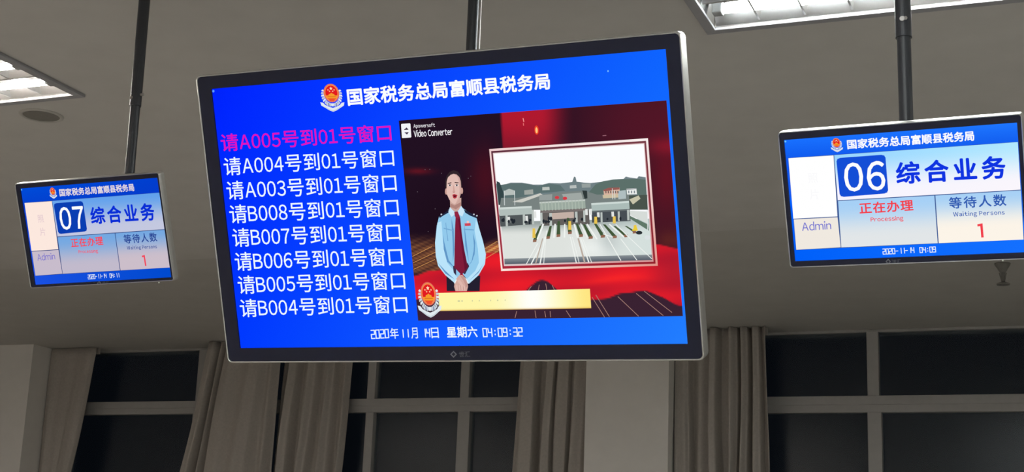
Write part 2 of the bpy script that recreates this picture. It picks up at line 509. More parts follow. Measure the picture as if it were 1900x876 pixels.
class Draw:
    """collects flat coloured polygons of one piece of the picture"""
    def __init__(self, at, tint=(1, 1, 1), step=0.00003):
        self.at, self.tint, self.step = at, tint, step
        self.v, self.f, self.c, self.n = [], [], [], 0

    def col(self, c):
        return [*(a * b_ for a, b_ in zip(lin(c), self.tint)), 1.0]

    def poly(self, pts, c, raw=False, layer=None):
        """c: one colour, or one per point"""
        y = -self.step * (self.n if layer is None else layer)
        if layer is None: self.n += 1
        k = len(self.v)
        for p in pts:
            q = p if raw else self.at(*p)
            self.v.append((q[0], y, q[1]))
        self.f.append(list(range(k, k + len(pts))))
        cs = [self.col(q) for q in c] if isinstance(c[0], (tuple, list)) else [self.col(c)] * len(pts)
        self.c += cs

    def quad(self, tl, tr, br, bl, c):
        self.poly([tl, tr, br, bl], c)

    def ellipse(self, cx, cy, rx, ry, c, n=24, skew=0.0, rot=0.0):
        a = math.radians(rot)
        pts = []
        for k in range(n):
            u, v = rx * math.cos(2 * math.pi * k / n), ry * math.sin(2 * math.pi * k / n)
            u, v = u * math.cos(a) - v * math.sin(a), u * math.sin(a) + v * math.cos(a)
            pts.append((cx + u + skew * v, cy + v))
        self.poly(pts, c)

    def stroke(self, pts, w, c):
        for (x0, y0), (x1, y1) in zip(pts, pts[1:]):
            dx, dy = x1 - x0, y1 - y0
            L = math.hypot(dx, dy) or 1
            nx, ny = -dy / L * w / 2, dx / L * w / 2
            ex, ey = dx / L * w * .3, dy / L * w * .3
            self.poly([(x0 + nx - ex, y0 + ny - ey), (x1 + nx + ex, y1 + ny + ey), (x1 - nx + ex, y1 - ny + ey), (x0 - nx - ex, y0 - ny - ey)], c, layer=self.n)
        self.n += 1

    def grid(self, quad, nx, ny, fn):
        """fn(px, py, u, v) -> colour"""
        tl, tr, br, bl = quad
        base = len(self.v)
        y = -self.step * self.n
        self.n += 1
        for j in range(ny + 1):
            v = j / ny
            for i in range(nx + 1):
                u = i / nx
                a, b_ = lerp(tl, tr, u), lerp(bl, br, u)
                p = lerp(a, b_, v)
                q = self.at(*p)
                self.v.append((q[0], y, q[1]))
                self.c.append(self.col(fn(p[0], p[1], u, v)))
        for j in range(ny):
            for i in range(nx):
                k = base + j * (nx + 1) + i
                self.f.append([k, k + nx + 1, k + nx + 2, k + 1])

    def glyphs(self, text, quad, c, bold=0.0, gap=0.0, latin=1.0):
        """letters laid out in a unit box and stretched over the four-cornered box quad"""
        vs, fs = text_mesh(text, bold, gap, latin)
        x0, x1 = min(p[0] for p in vs), max(p[0] for p in vs)
        z0, z1 = min(p[1] for p in vs), max(p[1] for p in vs)
        tl, tr, br, bl = quad
        k = len(self.v)
        y = -self.step * self.n
        self.n += 1
        cc = self.col(c)
        for x, z in vs:
            u, v = (x - x0) / (x1 - x0), (z1 - z) / (z1 - z0)
            q = self.at(*lerp(lerp(tl, tr, u), lerp(bl, br, u), v))
            self.v.append((q[0], y, q[1]))
            self.c.append(cc)
        for f in fs:
            self.f.append([k + i for i in f])

    def segments(self, text, quad, c, w=0.12):
        """seven-segment style characters"""
        seg = {'a': ((0, 0), (1, 0)), 'b': ((1, 0), (1, .5)), 'c': ((1, .5), (1, 1)), 'd': ((0, 1), (1, 1)), 'e': ((0, .5), (0, 1)), 'f': ((0, 0), (0, .5)), 'g': ((0, .5), (1, .5))}
        on = {'0': 'abcdef', '1': 'bc', '2': 'abged', '3': 'abgcd', '4': 'fgbc', '5': 'afgcd', '6': 'afgedc', '7': 'abc', '8': 'abcdefg', '9': 'abcdfg', '-': 'g'}
        n = len(text)
        tl, tr, br, bl = quad

        def pt(u, v):
            return lerp(lerp(tl, tr, u), lerp(bl, br, u), v)
        hpx = math.hypot(bl[0] - tl[0], bl[1] - tl[1])
        for i, ch in enumerate(text):
            a, b_ = (i + .14) / n, (i + .86) / n
            if ch == ':':
                for v in (.3, .72):
                    self.stroke([pt((i + .5) / n, v - .05), pt((i + .5) / n, v + .05)], hpx * w, c)
            for s in on.get(ch, ''):
                (u0, v0), (u1, v1) = seg[s]
                if ch == '4' and s == 'f':
                    u1 = .12
                self.stroke([pt(a + (b_ - a) * u0, .04 + .92 * v0), pt(a + (b_ - a) * u1, .04 + .92 * v1)], hpx * w, c)

    def build(self, name, parent, y=-0.0003, material='content'):
        me = bpy.data.meshes.new(name)
        me.from_pydata(self.v, [], self.f)
        me.materials.append(M[material])
        a = me.color_attributes.new('Col', 'FLOAT_COLOR', 'POINT')
        a.data.foreach_set('color', np.array(self.c, dtype=np.float32).ravel())
        me.update()
        o = link(bpy.data.objects.new(name, me), parent)
        o.location = (0, y, 0)
        return o


_cache = {}


def glyph(ch, bold):
    key = (ch, bold)
    if key not in _cache:
        cu = bpy.data.curves.new('glyph', 'FONT')
        cu.body = ch
        cu.resolution_u = 3
        o = bpy.data.objects.new('glyph', cu)
        COL.objects.link(o)
        dg = bpy.context.evaluated_depsgraph_get()
        me = bpy.data.meshes.new_from_object(o.evaluated_get(dg))
        vs, fs = [(v.co.x, v.co.y) for v in me.vertices], [list(p.vertices) for p in me.polygons]
        if bold > 0:                                     # heavier strokes: the outline repeated with small shifts
            v2, f2 = [], []
            for k in range(8):
                a = math.pi * 2 * k / 8
                n = len(v2)
                v2 += [(x + bold * math.cos(a), z + bold * math.sin(a)) for x, z in vs]
                f2 += [[n + i for i in f] for f in fs]
            vs, fs = v2, f2
        _cache[key] = (vs, fs)
        bpy.data.objects.remove(o)
        bpy.data.curves.remove(cu)
        bpy.data.meshes.remove(me)
    return _cache[key]


EM = None


def text_mesh(text, bold, gap, latin=1.0):
    """each character's own outline; Latin letters and digits come from the full-width set to match the Chinese letters"""
    global EM
    if EM is None:
        v = glyph('国国', 0.0)[0]
        w1 = glyph('国', 0.0)[0]
        EM = (max(p[0] for p in v) - min(p[0] for p in v)) - (max(p[0] for p in w1) - min(p[0] for p in w1))
    vs, fs, x = [], [], 0.0
    for ch in text:
        if ch == ' ':
            x += 0.3 * EM
            continue
        wide = ord(ch) > 0x2e80
        gch = ch if wide else chr(ord(ch) + 0xfee0)
        v, f = glyph(gch, bold)
        if wide:
            off, adv = x, EM * (1 + gap)
        else:
            lo, hi = min(p[0] for p in v), max(p[0] for p in v)
            v = [((p[0] - lo) * latin, p[1]) for p in v]
            off, adv = x + 0.035 * EM, (hi - lo) * latin + (0.075 + gap) * EM
        k = len(vs)
        vs += [(p[0] + off, p[1]) for p in v]
        fs += [[k + i for i in q] for q in f]
        x += adv
    return vs, fs


def emblem(d, cx, cy, h, lean=0.1, xs=1.0):
    """red oval with a gold rim, stars and gate, silver leaves either side, ribbon below"""
    def P(u, v):
        return (cx + (u * xs + lean * v) * h, cy + v * h)
    silver, pale, grey = (196, 206, 216), (226, 234, 240), (140, 150, 178)
    for s in (-1, 1):
        n = 8
        for i in range(n):
            a0 = math.radians(-34 + i * 14)
            a1 = math.radians(-34 + i * 14 + 13)
            pts = []
            for r, a in ((.56, a0), (.80, (a0 * .7 + a1 * .3)), (.84, a1), (.58, a1)):
                pts.append(P(s * r * math.cos(a) * .92, -.18 + r * math.sin(a) * 1.02))
            d.poly(pts, silver if i % 2 else pale)
        for i in range(3):
            d.poly([P(s * (.10 + .14 * i), .42), P(s * (.22 + .14 * i), .36 - .05 * i), P(s * (.20 + .13 * i), .58 - .05 * i), P(s * (.08 + .12 * i), .62)], grey if i % 2 else silver)
    d.poly([P(-.12, .40), P(.12, .40), P(.06, .62), P(-.06, .62)], pale)
    d.poly([P(-.86, .32), P(-.66, .36), P(-.52, .52), P(-.22, .66), P(0, .72), P(.22, .66), P(.52, .52), P(.66, .36), P(.86, .32), P(.80, .56), P(.60, .68), P(.26, .90), P(0, 1.0), P(-.26, .90), P(-.60, .68), P(-.80, .56)], pale)
    d.poly([P(-.60, .60), P(-.26, .82), P(0, .92), P(.26, .82), P(.60, .60), P(.58, .66), P(.26, .88), P(0, .98), P(-.26, .88), P(-.58, .66)], silver)
    n = 28
    for rx, ry, c in ((.56, .66, (226, 110, 92)), (.50, .60, (244, 142, 76)), (.43, .53, (226, 26, 32))):
        d.poly([P(rx * math.cos(2 * math.pi * k / n), -.34 + ry * math.sin(2 * math.pi * k / n)) for k in range(n)], c)
    d.poly([P(-.40, -.16), P(-.22, -.16), P(-.20, -.26), P(-.10, -.28), P(0, -.36), P(.10, -.28), P(.20, -.26), P(.22, -.16), P(.40, -.16), P(.34, .02), P(0, .12), P(-.34, .02)], (246, 156, 44))
    d.poly([P(-.30, -.10), P(.30, -.10), P(.30, -.06), P(-.30, -.06)], (206, 96, 30))
    d.poly([P(-.26, .04), P(.26, .04), P(.14, .24), P(-.14, .24)], (238, 80, 44))

    def star(u, v, r, c):
        pts = []
        for k in range(10):
            rr = r if k % 2 == 0 else r * .45
            a = math.radians(-90 + 36 * k)
            pts.append(P(u + rr * math.cos(a), v + rr * math.sin(a)))
        d.poly(pts, c)
    star(0, -.66, .13, (255, 226, 190))
    for u, v in ((-.22, -.56), (.22, -.56), (-.11, -.46), (.11, -.46)):
        star(u, v, .07, (255, 190, 150))


def q_row(xl, yl, xr, yr, h, hr=None, ll=0.10, lr=0.085):
    """four corners of a slanted strip of writing: tops of its two ends and the height"""
    hr = hr or h
    return ((xl, yl), (xr, yr), (xr + lr * hr, yr + hr), (xl + ll * h, yl + h))


# ------------------------------------------------------------------ displays
def display(panel, ow, oh, ox, oz, rim, label, rc, depth=0.048):
    root = thing('hanging_display', (panel.o[0], panel.o[1], panel.o[2] + EYE), label, 'display', 'hanging displays', panel.rot)
    w, h = panel.w, panel.h
    bm = bmesh.new()
    o0 = rounded(ow, oh, rc)
    o1 = rounded(ow - .003, oh - .003, rc - .0015)
    i0 = rounded(ow - 2 * rim, oh - 2 * rim, max(rc - rim, .002))
    ring_prism(bm, [(o0, .006), (o1, -.004), (rounded(ow - 1.3 * rim, oh - 1.3 * rim, max(rc - .6 * rim, .002)), -.0055), (i0, -.004), (i0, .020), (rounded(ow - .0025, oh - .0025, rc - .001), depth * .8), (o0, depth * .72)], ox, oz)
    obj('frame', bm, M['alloy'], root)
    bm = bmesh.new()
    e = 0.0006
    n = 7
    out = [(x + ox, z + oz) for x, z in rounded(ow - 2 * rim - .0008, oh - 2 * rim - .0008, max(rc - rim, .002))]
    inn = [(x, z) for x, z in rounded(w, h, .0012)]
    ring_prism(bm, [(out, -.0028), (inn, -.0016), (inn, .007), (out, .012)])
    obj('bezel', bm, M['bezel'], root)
    bm = bmesh.new()
    add_box(bm, ox - ow / 2 + .004, ox + ow / 2 - .004, depth * .55, depth * .9, oz - oh / 2 + .004, oz + oh / 2 - .004, .003)
    add_box(bm, ox - ow * .32, ox + ow * .32, depth * .85, depth + .012, oz - oh * .30, oz + oh * .30, .006)
    obj('back_cover', bm, M['back'], root)
    return root


def screen_base(panel, root, colour_fn, name='screen', nx=24, ny=14):
    w, h = panel.w, panel.h
    d = Draw(lambda x, y: (x, y))
    d.grid(((-w / 2, h / 2), (w / 2, h / 2), (w / 2, -h / 2), (-w / 2, -h / 2)), nx, ny, lambda x, y, u, v: colour_fn(u, v))
    return d.build(name, root, y=0.003, material='screen')


def badge(panel, root, cx, cy, r, chars):
    d = Draw(panel.at)
    pts = []
    o = [(cx, cy - r), (cx + r, cy), (cx, cy + r), (cx - r, cy)]
    i = [(cx, cy - r * .58), (cx + r * .58, cy), (cx, cy + r * .58), (cx - r * .58, cy)]
    for k in range(4):
        d.poly([o[k], o[(k + 1) % 4], i[(k + 1) % 4], i[k]], (0, 0, 0), layer=0)
    d.glyphs(chars, q_row(cx + r * 1.5, cy - r * .75, cx + r * 1.5 + 3.2 * r, cy - r * .9, 1.6 * r), (0, 0, 0), bold=.01)
    return d.build('badge', root, y=-0.0032, material='mark')


# ---- the large display
PM = Panel((-1.4548, 3.1289, 0.8855), (21.508, 0.979, -0.505), 1.21, 0.6806)
main = display(PM, 1.2905, 0.7585, -0.0015, -0.0008, .005, 'large wide display with a blue queue list and a video, hanging in the middle', .016)


def blue(u, v):
    tl, tr, br, bl = (0, 34, 255), (14, 100, 255), (34, 126, 255), (0, 58, 255)
    return lerp(lerp(tl, tr, u), lerp(bl, br, u), v)


scr = screen_base(PM, main, blue)
scr['label'] = 'bright blue lit screen'
d = Draw(PM.at)
emblem(d, 615, 181.5, 26.0)
d.build('office_emblem', scr)
d = Draw(PM.at)
d.glyphs('国家税务总局富顺县税务局', ((641.5, 164.5), (1018, 134.5), (1021, 166), (645, 197)), (250, 253, 255), bold=.028)
d.build('title_text', scr)
rows = [('请A005号到01号窗口', 407, 249, 723.5, 229.5, 33), ('请A004号到01号窗口', 412.5, 292.5, 728.5, 275.5, 34), ('请A003号到01号窗口', 417.5, 336.5, 733, 321.5, 35),
        ('请B008号到01号窗口', 423, 380.5, 737, 367, 35), ('请B007号到01号窗口', 428.5, 424, 740.5, 413, 35), ('请B006号到01号窗口', 433, 468.5, 744.5, 458.5, 35),
        ('请B005号到01号窗口', 438.5, 512, 749, 503.5, 34.5), ('请B004号到01号窗口', 442.5, 555.5, 753.5, 548, 34)]
for i, (s, xl, yl, xr, yr, h) in enumerate(rows):
    d = Draw(PM.at)
    d.glyphs(s, q_row(xl, yl, xr, yr, h, h * .98), (226, 18, 190) if i == 0 else (236, 248, 255), bold=.006 if i else .011, latin=.84)
    o = d.build('queue_line', scr)
    if i == 0: o['label'] = 'magenta queue line calling A005'
d = Draw(PM.at)
cw = (225, 240, 255)
d.segments('2020', q_row(686, 613, 720.5, 611, 16.5), cw)
d.glyphs('年', q_row(722, 609.5, 738, 608.3, 20), cw, bold=.012)
d.segments('11', q_row(738.5, 612, 757.5, 611, 15.5), cw)
d.glyphs('月', q_row(761, 608.5, 773.5, 608, 20.5), cw, bold=.012)
d.segments('14', q_row(781, 610.5, 797, 610, 16), cw)
d.glyphs('日', q_row(798.5, 608.5, 812.5, 608, 19.5), cw, bold=.012)
d.build('date_text', scr)
d = Draw(PM.at)
d.glyphs('星期六', q_row(827, 607, 884, 606, 20.5), (236, 248, 255), bold=.02)
d.segments('04:09:32', q_row(893.5, 609.5, 969, 608, 16.5), cw)
d.build('clock_text', scr)

# ---- the video in the screen: every piece is a flat picture element
VQ = ((739, 224), (1236, 186.5), (1266.5, 587), (775, 595.5))


def smooth(a, b_, x):
    t = max(0.0, min(1.0, (x - a) / (b_ - a)))
    return t * t * (3 - 2 * t)


def bell(x, c, w):
    return math.exp(-((x - c) / w) ** 2)


def ribbon_top(x):
    if x < 905: return 513 - 10 * smooth(765, 800, x) - 33 * smooth(800, 905, x)
    return 470 - 6 * smooth(905, 1000, x) - 10 * smooth(1150, 1215, x) + 8 * smooth(1215, 1262, x)


def ribbon_low(x):
    y = 556 - 36 * bell(x, 1005, 34) + 0 * x
    y = y - 8 * bell(x, 1150, 20) - 16 * bell(x, 1192, 32) + 12 * smooth(1225, 1264, x)
    return y


def video_bg(x, y, u, v):
    c = lerp((34, 17, 34), (70, 22, 36), smooth(.35, 1.0, u))
    c = lerp(c, (92, 22, 40), .5 * smooth(.55, .9, u) * bell(v, .10, .18))
    c = lerp(c, (24, 10, 20), .5 * bell(u, .12, .16) * bell(v, .55, .25))
    glow = smooth(926 + (y - 200) * .06, 930 + (y - 200) * .06, x) * (1 - smooth(1000, 1068, x)) * (1 - .35 * smooth(215, 300, y))
    c = lerp(c, (188, 26, 48), .92 * glow)
    c = lerp(c, (120, 22, 34), .7 * bell(x, 775, 26) * bell(y, 318, 6))
    c = lerp(c, (150, 26, 46), .75 * smooth(1180, 1240, x) * bell(y, 272, 16))
    c = lerp(c, (120, 18, 34), .5 * bell(x, 1236, 26) * bell(y, 330, 60))
    c = lerp(c, (110, 16, 28), .45 * bell(x, 900, 30) * bell(y, 330, 60))
    c = lerp(c, (96, 40, 34), .7 * smooth(1205, 1240, x) * bell(y, 446, 18))
    # golden light trails on both sides of the presenter
    low = smooth(430, 462, y)
    q = y + (x - 765) * .42
    s = .5 + .28 * math.sin(q * .55) + .22 * math.sin(q * 1.3 + 1)
    c = lerp(c, lerp((70, 40, 36), (178, 116, 66), s), low * .75 * (1 - smooth(500, 520, y)) * (1 - smooth(820, 900, x)))
    s = math.sin((y + (x - 880) * .55) * .8) * .5 + .5
    c = lerp(c, lerp((170, 60, 34), (250, 190, 110), s), .95 * bell(x, 915, 28) * bell(y, 462 - (x - 915) * .3, 11))
    # bottom lane
    t, b_ = ribbon_top(x), ribbon_low(x)
    if y > b_ - 2:
        c = lerp(c, (58, 34, 50), smooth(b_ - 2, b_ + 1, y))
    r = smooth(t - 1.5, t + 1.5, y) * (1 - smooth(b_ - 1.5, b_ + 1.5, y))
    f = .5 + .5 * math.sin(x * .021 + y * .06) * math.sin(x * .009 - y * .075 + 1.2)
    red = lerp((186, 24, 44), (236, 30, 42), f)
    red = lerp(red, (250, 40, 40), .7 * bell(y, 523 + 8 * math.sin(x * .02), 6) * bell(x, 1140, 60))
    red = lerp(red, (168, 28, 46), .6 * smooth(1190, 1250, x) * bell(y, 500, 30))
    return lerp(c, red, r)


d = Draw(PM.at)
d.grid(VQ, 168, 136, video_bg)
for a, b_ in (((1105, 548), (1130, 588)), ((1098, 552), (1121, 589)), ((1146, 551), (1184, 587)), ((1180, 545), (1230, 586)), ((1195, 541), (1246, 580)), ((1010, 578), (1012, 589)), ((1020, 578), (1021, 589)), ((992, 577), (994, 590)), ((958, 578), (955, 590)), ((1050, 577), (1058, 589)), ((1000, 529), (998, 539)), ((1012, 527), (1014, 539)), ((1024, 530), (1028, 538)), ((985, 532), (980, 539))):
    d.stroke([a, b_], 1.1, (168, 128, 118))
for a, b_ in (((765, 476), (800, 458)), ((766, 488), (812, 466)), ((767, 500), (806, 482)), ((890, 476), (928, 452)), ((897, 482), (930, 462)), ((892, 466), (922, 448))):
    d.stroke([a, b_], 1.0, (206, 146, 84))
d.ellipse(995, 241.5, 4.0, 8.5, (236, 70, 40), skew=.05)
d.ellipse(995, 242, 2.0, 5.5, (255, 206, 130), skew=.05)
d.stroke([(970, 220), (971.5, 226)], 1.6, (250, 150, 150))
d.stroke([(970.5, 229), (971, 233)], 1.4, (240, 120, 120))
d.stroke([(1118, 252), (1124, 251.5)], 1.5, (150, 96, 110))
rnd = random.Random(4)
for k in range(12):
    x, y = rnd.uniform(765, 900), rnd.uniform(300, 440)
    d.ellipse(x, y, .7, .8, (110, 98, 108), n=6)
video = d.build('video_picture', scr)

# converter mark in the video's corner
d = Draw(PM.at)
d.poly([(744, 231), (745, 230), (760, 229), (761.3, 230), (763, 254), (762, 255.2), (746.6, 256.3), (745.6, 255.4)], (244, 244, 248))
d.poly([(750, 240.5), (754, 236.5), (757.5, 240)], (60, 44, 70))
d.stroke([(750.2, 240.5), (757, 240.2)], 1.4, (60, 44, 70))
d.poly([(750.8, 246.5), (758, 246), (755, 249.8)], (60, 44, 70))
d.stroke([(751, 246.4), (757.5, 246)], 1.4, (60, 44, 70))
d.glyphs('Apowersoft', q_row(766.5, 230, 806.5, 227.8, 9.6), (236, 232, 240), bold=.012, gap=-.02)
d.glyphs('Video Converter', q_row(767, 241.5, 838.5, 237.5, 13.2, 12.8), (250, 248, 252), bold=.018, gap=-.02)
d.build('corner_mark', scr, y=-.0024)

# framed street picture in the video
def F(x, y):
    return (900 + x / 3.37, 250 + y / 3.37)


def fp(pts):
    return [F(*p) for p in pts]


d = Draw(PM.at)
o = [(25, 90), (1018, 22), (1080, 820), (100, 853)]
i1 = [(37, 103), (1006, 38), (1066, 807), (109, 839)]
i2 = [(48, 114), (996, 52), (1053, 794), (118, 822)]
inn = [(54, 120), (992, 58), (1044, 784), (122, 811)]


def band(a, b_, cols):
    for k in range(4):
        d.poly(fp([a[k], a[(k + 1) % 4], b_[(k + 1) % 4], b_[k]]), [cols[k], cols[(k + 1) % 4], cols[(k + 1) % 4], cols[k]], layer=d.n)
    d.n += 1


band(o, i1, [(238, 206, 206), (250, 240, 238), (226, 150, 140), (252, 226, 220)])
band(i1, i2, [(90, 40, 56), (120, 60, 70), (150, 34, 46), (170, 40, 60)])
band(i2, inn, [(232, 214, 214), (226, 196, 196), (216, 150, 150), (222, 206, 206)])
d.poly(fp(inn), (252, 253, 255))


def road(x, y, u, v):
    c = lerp((150, 160, 158), (222, 226, 222), smooth(0, .35, v))
    c = lerp(c, (206, 222, 220), .6 * smooth(.5, 1, u))
    c = lerp(c, (246, 250, 248), .6 * bell(u, .62, .12) * bell(v, .75, .25))
    c = lerp(c, (176, 186, 186), .55 * bell(u, .72, .07) * bell(v, .55, .35))
    return c


d.grid(fp([(98, 545), (1026, 525), (1043, 765), (120, 778)]), 30, 14, road)
d.grid(fp([(120, 776), (1043, 750), (1045, 784), (122, 811)]), 30, 3, lambda x, y, u, v: lerp((140, 148, 152), (84, 92, 104), v))
# hills
d.poly(fp([(68, 305), (110, 316), (160, 300), (230, 300), (300, 312), (360, 312), (400, 302), (470, 304), (545, 296), (556, 262), (566, 266), (572, 294), (620, 300), (660, 302), (720, 296), (800, 280), (866, 276), (880, 262), (905, 268), (950, 274), (960, 260), (1004, 266), (1012, 400), (960, 420), (84, 440)]), (112, 128, 132))
d.poly(fp([(640, 370), (690, 312), (740, 290), (800, 282), (880, 278), (960, 276), (1004, 282), (1012, 385), (830, 350), (700, 380)]), (92, 112, 106))
d.poly(fp([(72, 318), (150, 306), (240, 304), (330, 322), (400, 306), (470, 316), (500, 350), (420, 360), (330, 366), (200, 400), (84, 400)]), (92, 112, 112))
d.poly(fp([(72, 290), (92, 300), (110, 350), (140, 440), (84, 440)]), (52, 70, 72))
d.poly(fp([(100, 395), (200, 395), (320, 380), (470, 360), (620, 350), (700, 375), (880, 370), (1014, 392), (1018, 470), (90, 470)]), (120, 130, 128))
for pts, c in (([(170, 420), (345, 366), (360, 376), (230, 424)], (206, 206, 198)), ([(340, 378), (420, 372), (418, 410), (338, 412)], (150, 158, 156)), ([(480, 372), (600, 362), (612, 404), (500, 410)], (160, 168, 164)),
               ([(120, 352), (150, 338), (186, 350), (186, 376), (120, 380)], (184, 192, 188)), ([(245, 348), (300, 342), (302, 372), (246, 376)], (160, 166, 160)), ([(358, 328), (402, 326), (404, 346), (358, 348)], (190, 196, 190)),
               ([(530, 318), (570, 314), (572, 334), (530, 336)], (184, 190, 188)), ([(604, 306), (660, 306), (660, 330), (606, 332)], (150, 160, 158)),
               ([(740, 346), (770, 334), (842, 332), (842, 372), (744, 380)], (216, 178, 158)), ([(738, 346), (770, 332), (840, 330), (842, 342), (744, 354)], (150, 90, 84)), ([(735, 378), (842, 370), (842, 392), (738, 398)], (206, 190, 160)),
               ([(884, 338), (946, 334), (950, 372), (888, 374)], (238, 240, 238)), ([(884, 340), (946, 334), (946, 340), (886, 346)], (150, 156, 160)), ([(900, 380), (1014, 376), (1016, 466), (905, 466)], (74, 84, 76)), ([(902, 405), (960, 380), (972, 400), (925, 436)], (200, 196, 170)),
               ([(608, 348), (638, 350), (640, 398), (622, 402)], (46, 56, 56)), ([(832, 352), (880, 346), (882, 400), (834, 404)], (176, 190, 192))):
    d.poly(fp(pts), c)
for k in range(6):
    x = 752 + k * 15
    d.poly(fp([(x, 352), (x + 7, 351), (x + 8, 366), (x + 1, 367)]), (110, 92, 86), layer=d.n)
d.n += 1
for k in range(3):
    d.poly(fp([(894 + k * 18, 350), (902 + k * 18, 349), (903 + k * 18, 366), (895 + k * 18, 367)]), (130, 140, 146), layer=d.n)
d.n += 1
# toll roofs and booths
for pts, c in (([(88, 500), (300, 488), (304, 560), (96, 575)], (82, 88, 90)), ([(345, 480), (650, 470), (655, 560), (350, 570)], (98, 94, 92)), ([(664, 470), (905, 460), (910, 540), (670, 550)], (72, 78, 84)),
               ([(415, 490), (555, 482), (556, 520), (420, 530)], (196, 176, 166)),
               ([(84, 455), (292, 446), (296, 496), (92, 508)], (178, 190, 186)), ([(84, 455), (292, 446), (292, 458), (85, 468)], (206, 216, 212)),
               ([(340, 420), (626, 404), (630, 466), (346, 480)], (156, 170, 160)), ([(340, 420), (626, 404), (626, 414), (341, 430)], (194, 202, 196)), ([(346, 474), (632, 460), (634, 476), (350, 490)], (120, 112, 110)),
               ([(664, 428), (900, 414), (904, 466), (668, 478)], (172, 188, 184)), ([(664, 428), (900, 414), (900, 426), (665, 440)], (206, 218, 214)), ([(668, 476), (904, 464), (905, 474), (670, 486)], (100, 108, 110))):
    d.poly(fp(pts), c)
for k in range(13):
    x = 352 + k * 21
    d.poly(fp([(x, 421 - k * 1.2), (x + 5, 420.7 - k * 1.2), (x + 9, 476 - k * 1.0), (x + 4, 476.3 - k)]), (176, 188, 176), layer=d.n)
d.n += 1
for x, y0, y1, w in ((128, 505, 572, 14), (236, 500, 565, 14), (292, 470, 560, 14), (345, 488, 560, 14), (402, 490, 572, 16), (562, 482, 548, 16), (614, 474, 546, 12), (722, 486, 548, 12), (830, 480, 540, 12), (888, 470, 535, 14)):
    d.poly(fp([(x, y0), (x + w, y0 - 1), (x + w + 2, y1), (x + 2, y1)]), (186, 194, 190), layer=d.n)
d.n += 1
for x, y0, h_ in ((140, 514, 34), (252, 508, 34), (304, 480, 40), (626, 466, 36), (652, 464, 36), (700, 486, 30), (790, 482, 30)):
    d.poly(fp([(x, y0), (x + 16, y0 - 1), (x + 18, y0 + h_), (x + 2, y0 + h_)]), (226, 228, 226), layer=d.n)
d.n += 1
rnd = random.Random(8)
for k in range(24):
    x = rnd.uniform(100, 890)
    y = 540 - (x - 100) * .02 + rnd.uniform(-14, 14)
    d.ellipse(*F(x, y), rnd.uniform(1.6, 3.4), rnd.uniform(2, 4.2), (34, 40, 48), n=8)
# planted lanes and markings
for (x0, y0, x1, y1, w) in ((350, 568, 312, 660, 17), (412, 570, 396, 640, 17), (462, 540, 460, 628, 18), (520, 520, 532, 610, 18), (575, 556, 602, 628, 18), (620, 560, 662, 640, 20), (690, 556, 738, 632, 20), (745, 560, 812, 636, 20), (810, 570, 880, 630, 18), (880, 570, 935, 606, 16)):
    d.poly(fp([(x0 - w * .4, y0), (x0 + w * .4, y0), (x1 + w * .7, y1), (x1 - w * .7, y1)]), (66, 88, 58), layer=d.n)
    d.poly(fp([(x1 - w * .6, y1 - 4), (x1 + w * .7, y1 - 6), (x1 + w * .6, y1 + 10), (x1 - w * .7, y1 + 12)]), (146, 104, 84), layer=d.n + 1)
d.n += 2
for a, b_, w in (((385, 600), (368, 806), 1.2), ((376, 640), (345, 808), 2.2), ((350, 690), (290, 808), 2.2), ((330, 680), (260, 808), 1.3), ((365, 560), (330, 650), 3.2), ((440, 560), (432, 640), 3.0), ((500, 560), (498, 640), 2.4), ((535, 640), (572, 800), 1.8), ((548, 640), (590, 800), 1.2), ((600, 650), (650, 796), 2.2), ((612, 650), (668, 798), 1.2), ((560, 560), (580, 640), 3.0), ((600, 556), (640, 640), 2.0), ((640, 560), (700, 650), 2.6), ((720, 560), (850, 785), 1.6), ((780, 560), (870, 640), 2.2), ((740, 620), (800, 640), 1.4), ((850, 650), (950, 782), 1.4), ((900, 640), (1044, 775), 1.2), ((820, 560), (900, 640), 1.4)):
    d.stroke([F(*a), F(*b_)], w, (240, 244, 240))
for a, b_, w in (((362, 650), (318, 806), 2.0), ((585, 650), (625, 798), 3.0)):
    d.stroke([F(*a), F(*b_)], w, (186, 172, 160))
for x, y, h_ in ((308, 585, 60), (532, 540, 54), (694, 512, 44), (810, 510, 44), (940, 565, 34)):
    d.poly(fp([(x - 9, y), (x + 8, y), (x + 10, y + h_), (x - 10, y + h_)]), (232, 196, 84), layer=d.n)
d.n += 1
d.poly(fp([(920, 600), (945, 560), (958, 600)]), (236, 206, 60))
d.ellipse(*F(965, 612), 6, 3.5, (44, 50, 54))
d.ellipse(*F(1018, 642), 5.5, 4, (220, 226, 228))
d.poly(fp([(905, 505), (1020, 560), (1026, 600), (910, 525)]), (96, 120, 104))
d.poly(fp([(905, 474), (1016, 480), (1020, 555), (912, 505)]), (214, 220, 216))
for x, y0, y1 in ((122, 350, 440), (187, 350, 440), (798, 336, 402), (812, 346, 402), (1016, 470, 600)):
    d.stroke([F(x, y0), F(x + 2, y1)], 1.1, (220, 226, 226))
for x, y in ((452, 392), (502, 397)):
    d.ellipse(*F(x, y), 4.2, 3.0, (214, 60, 70), n=10)
d.build('framed_picture', scr, y=-.0024)

# presenter in the video
def G(x, y):
    return (780 + x / 3.244, 290 + y / 3.244)


def gp(pts):
    return [G(*p) for p in pts]


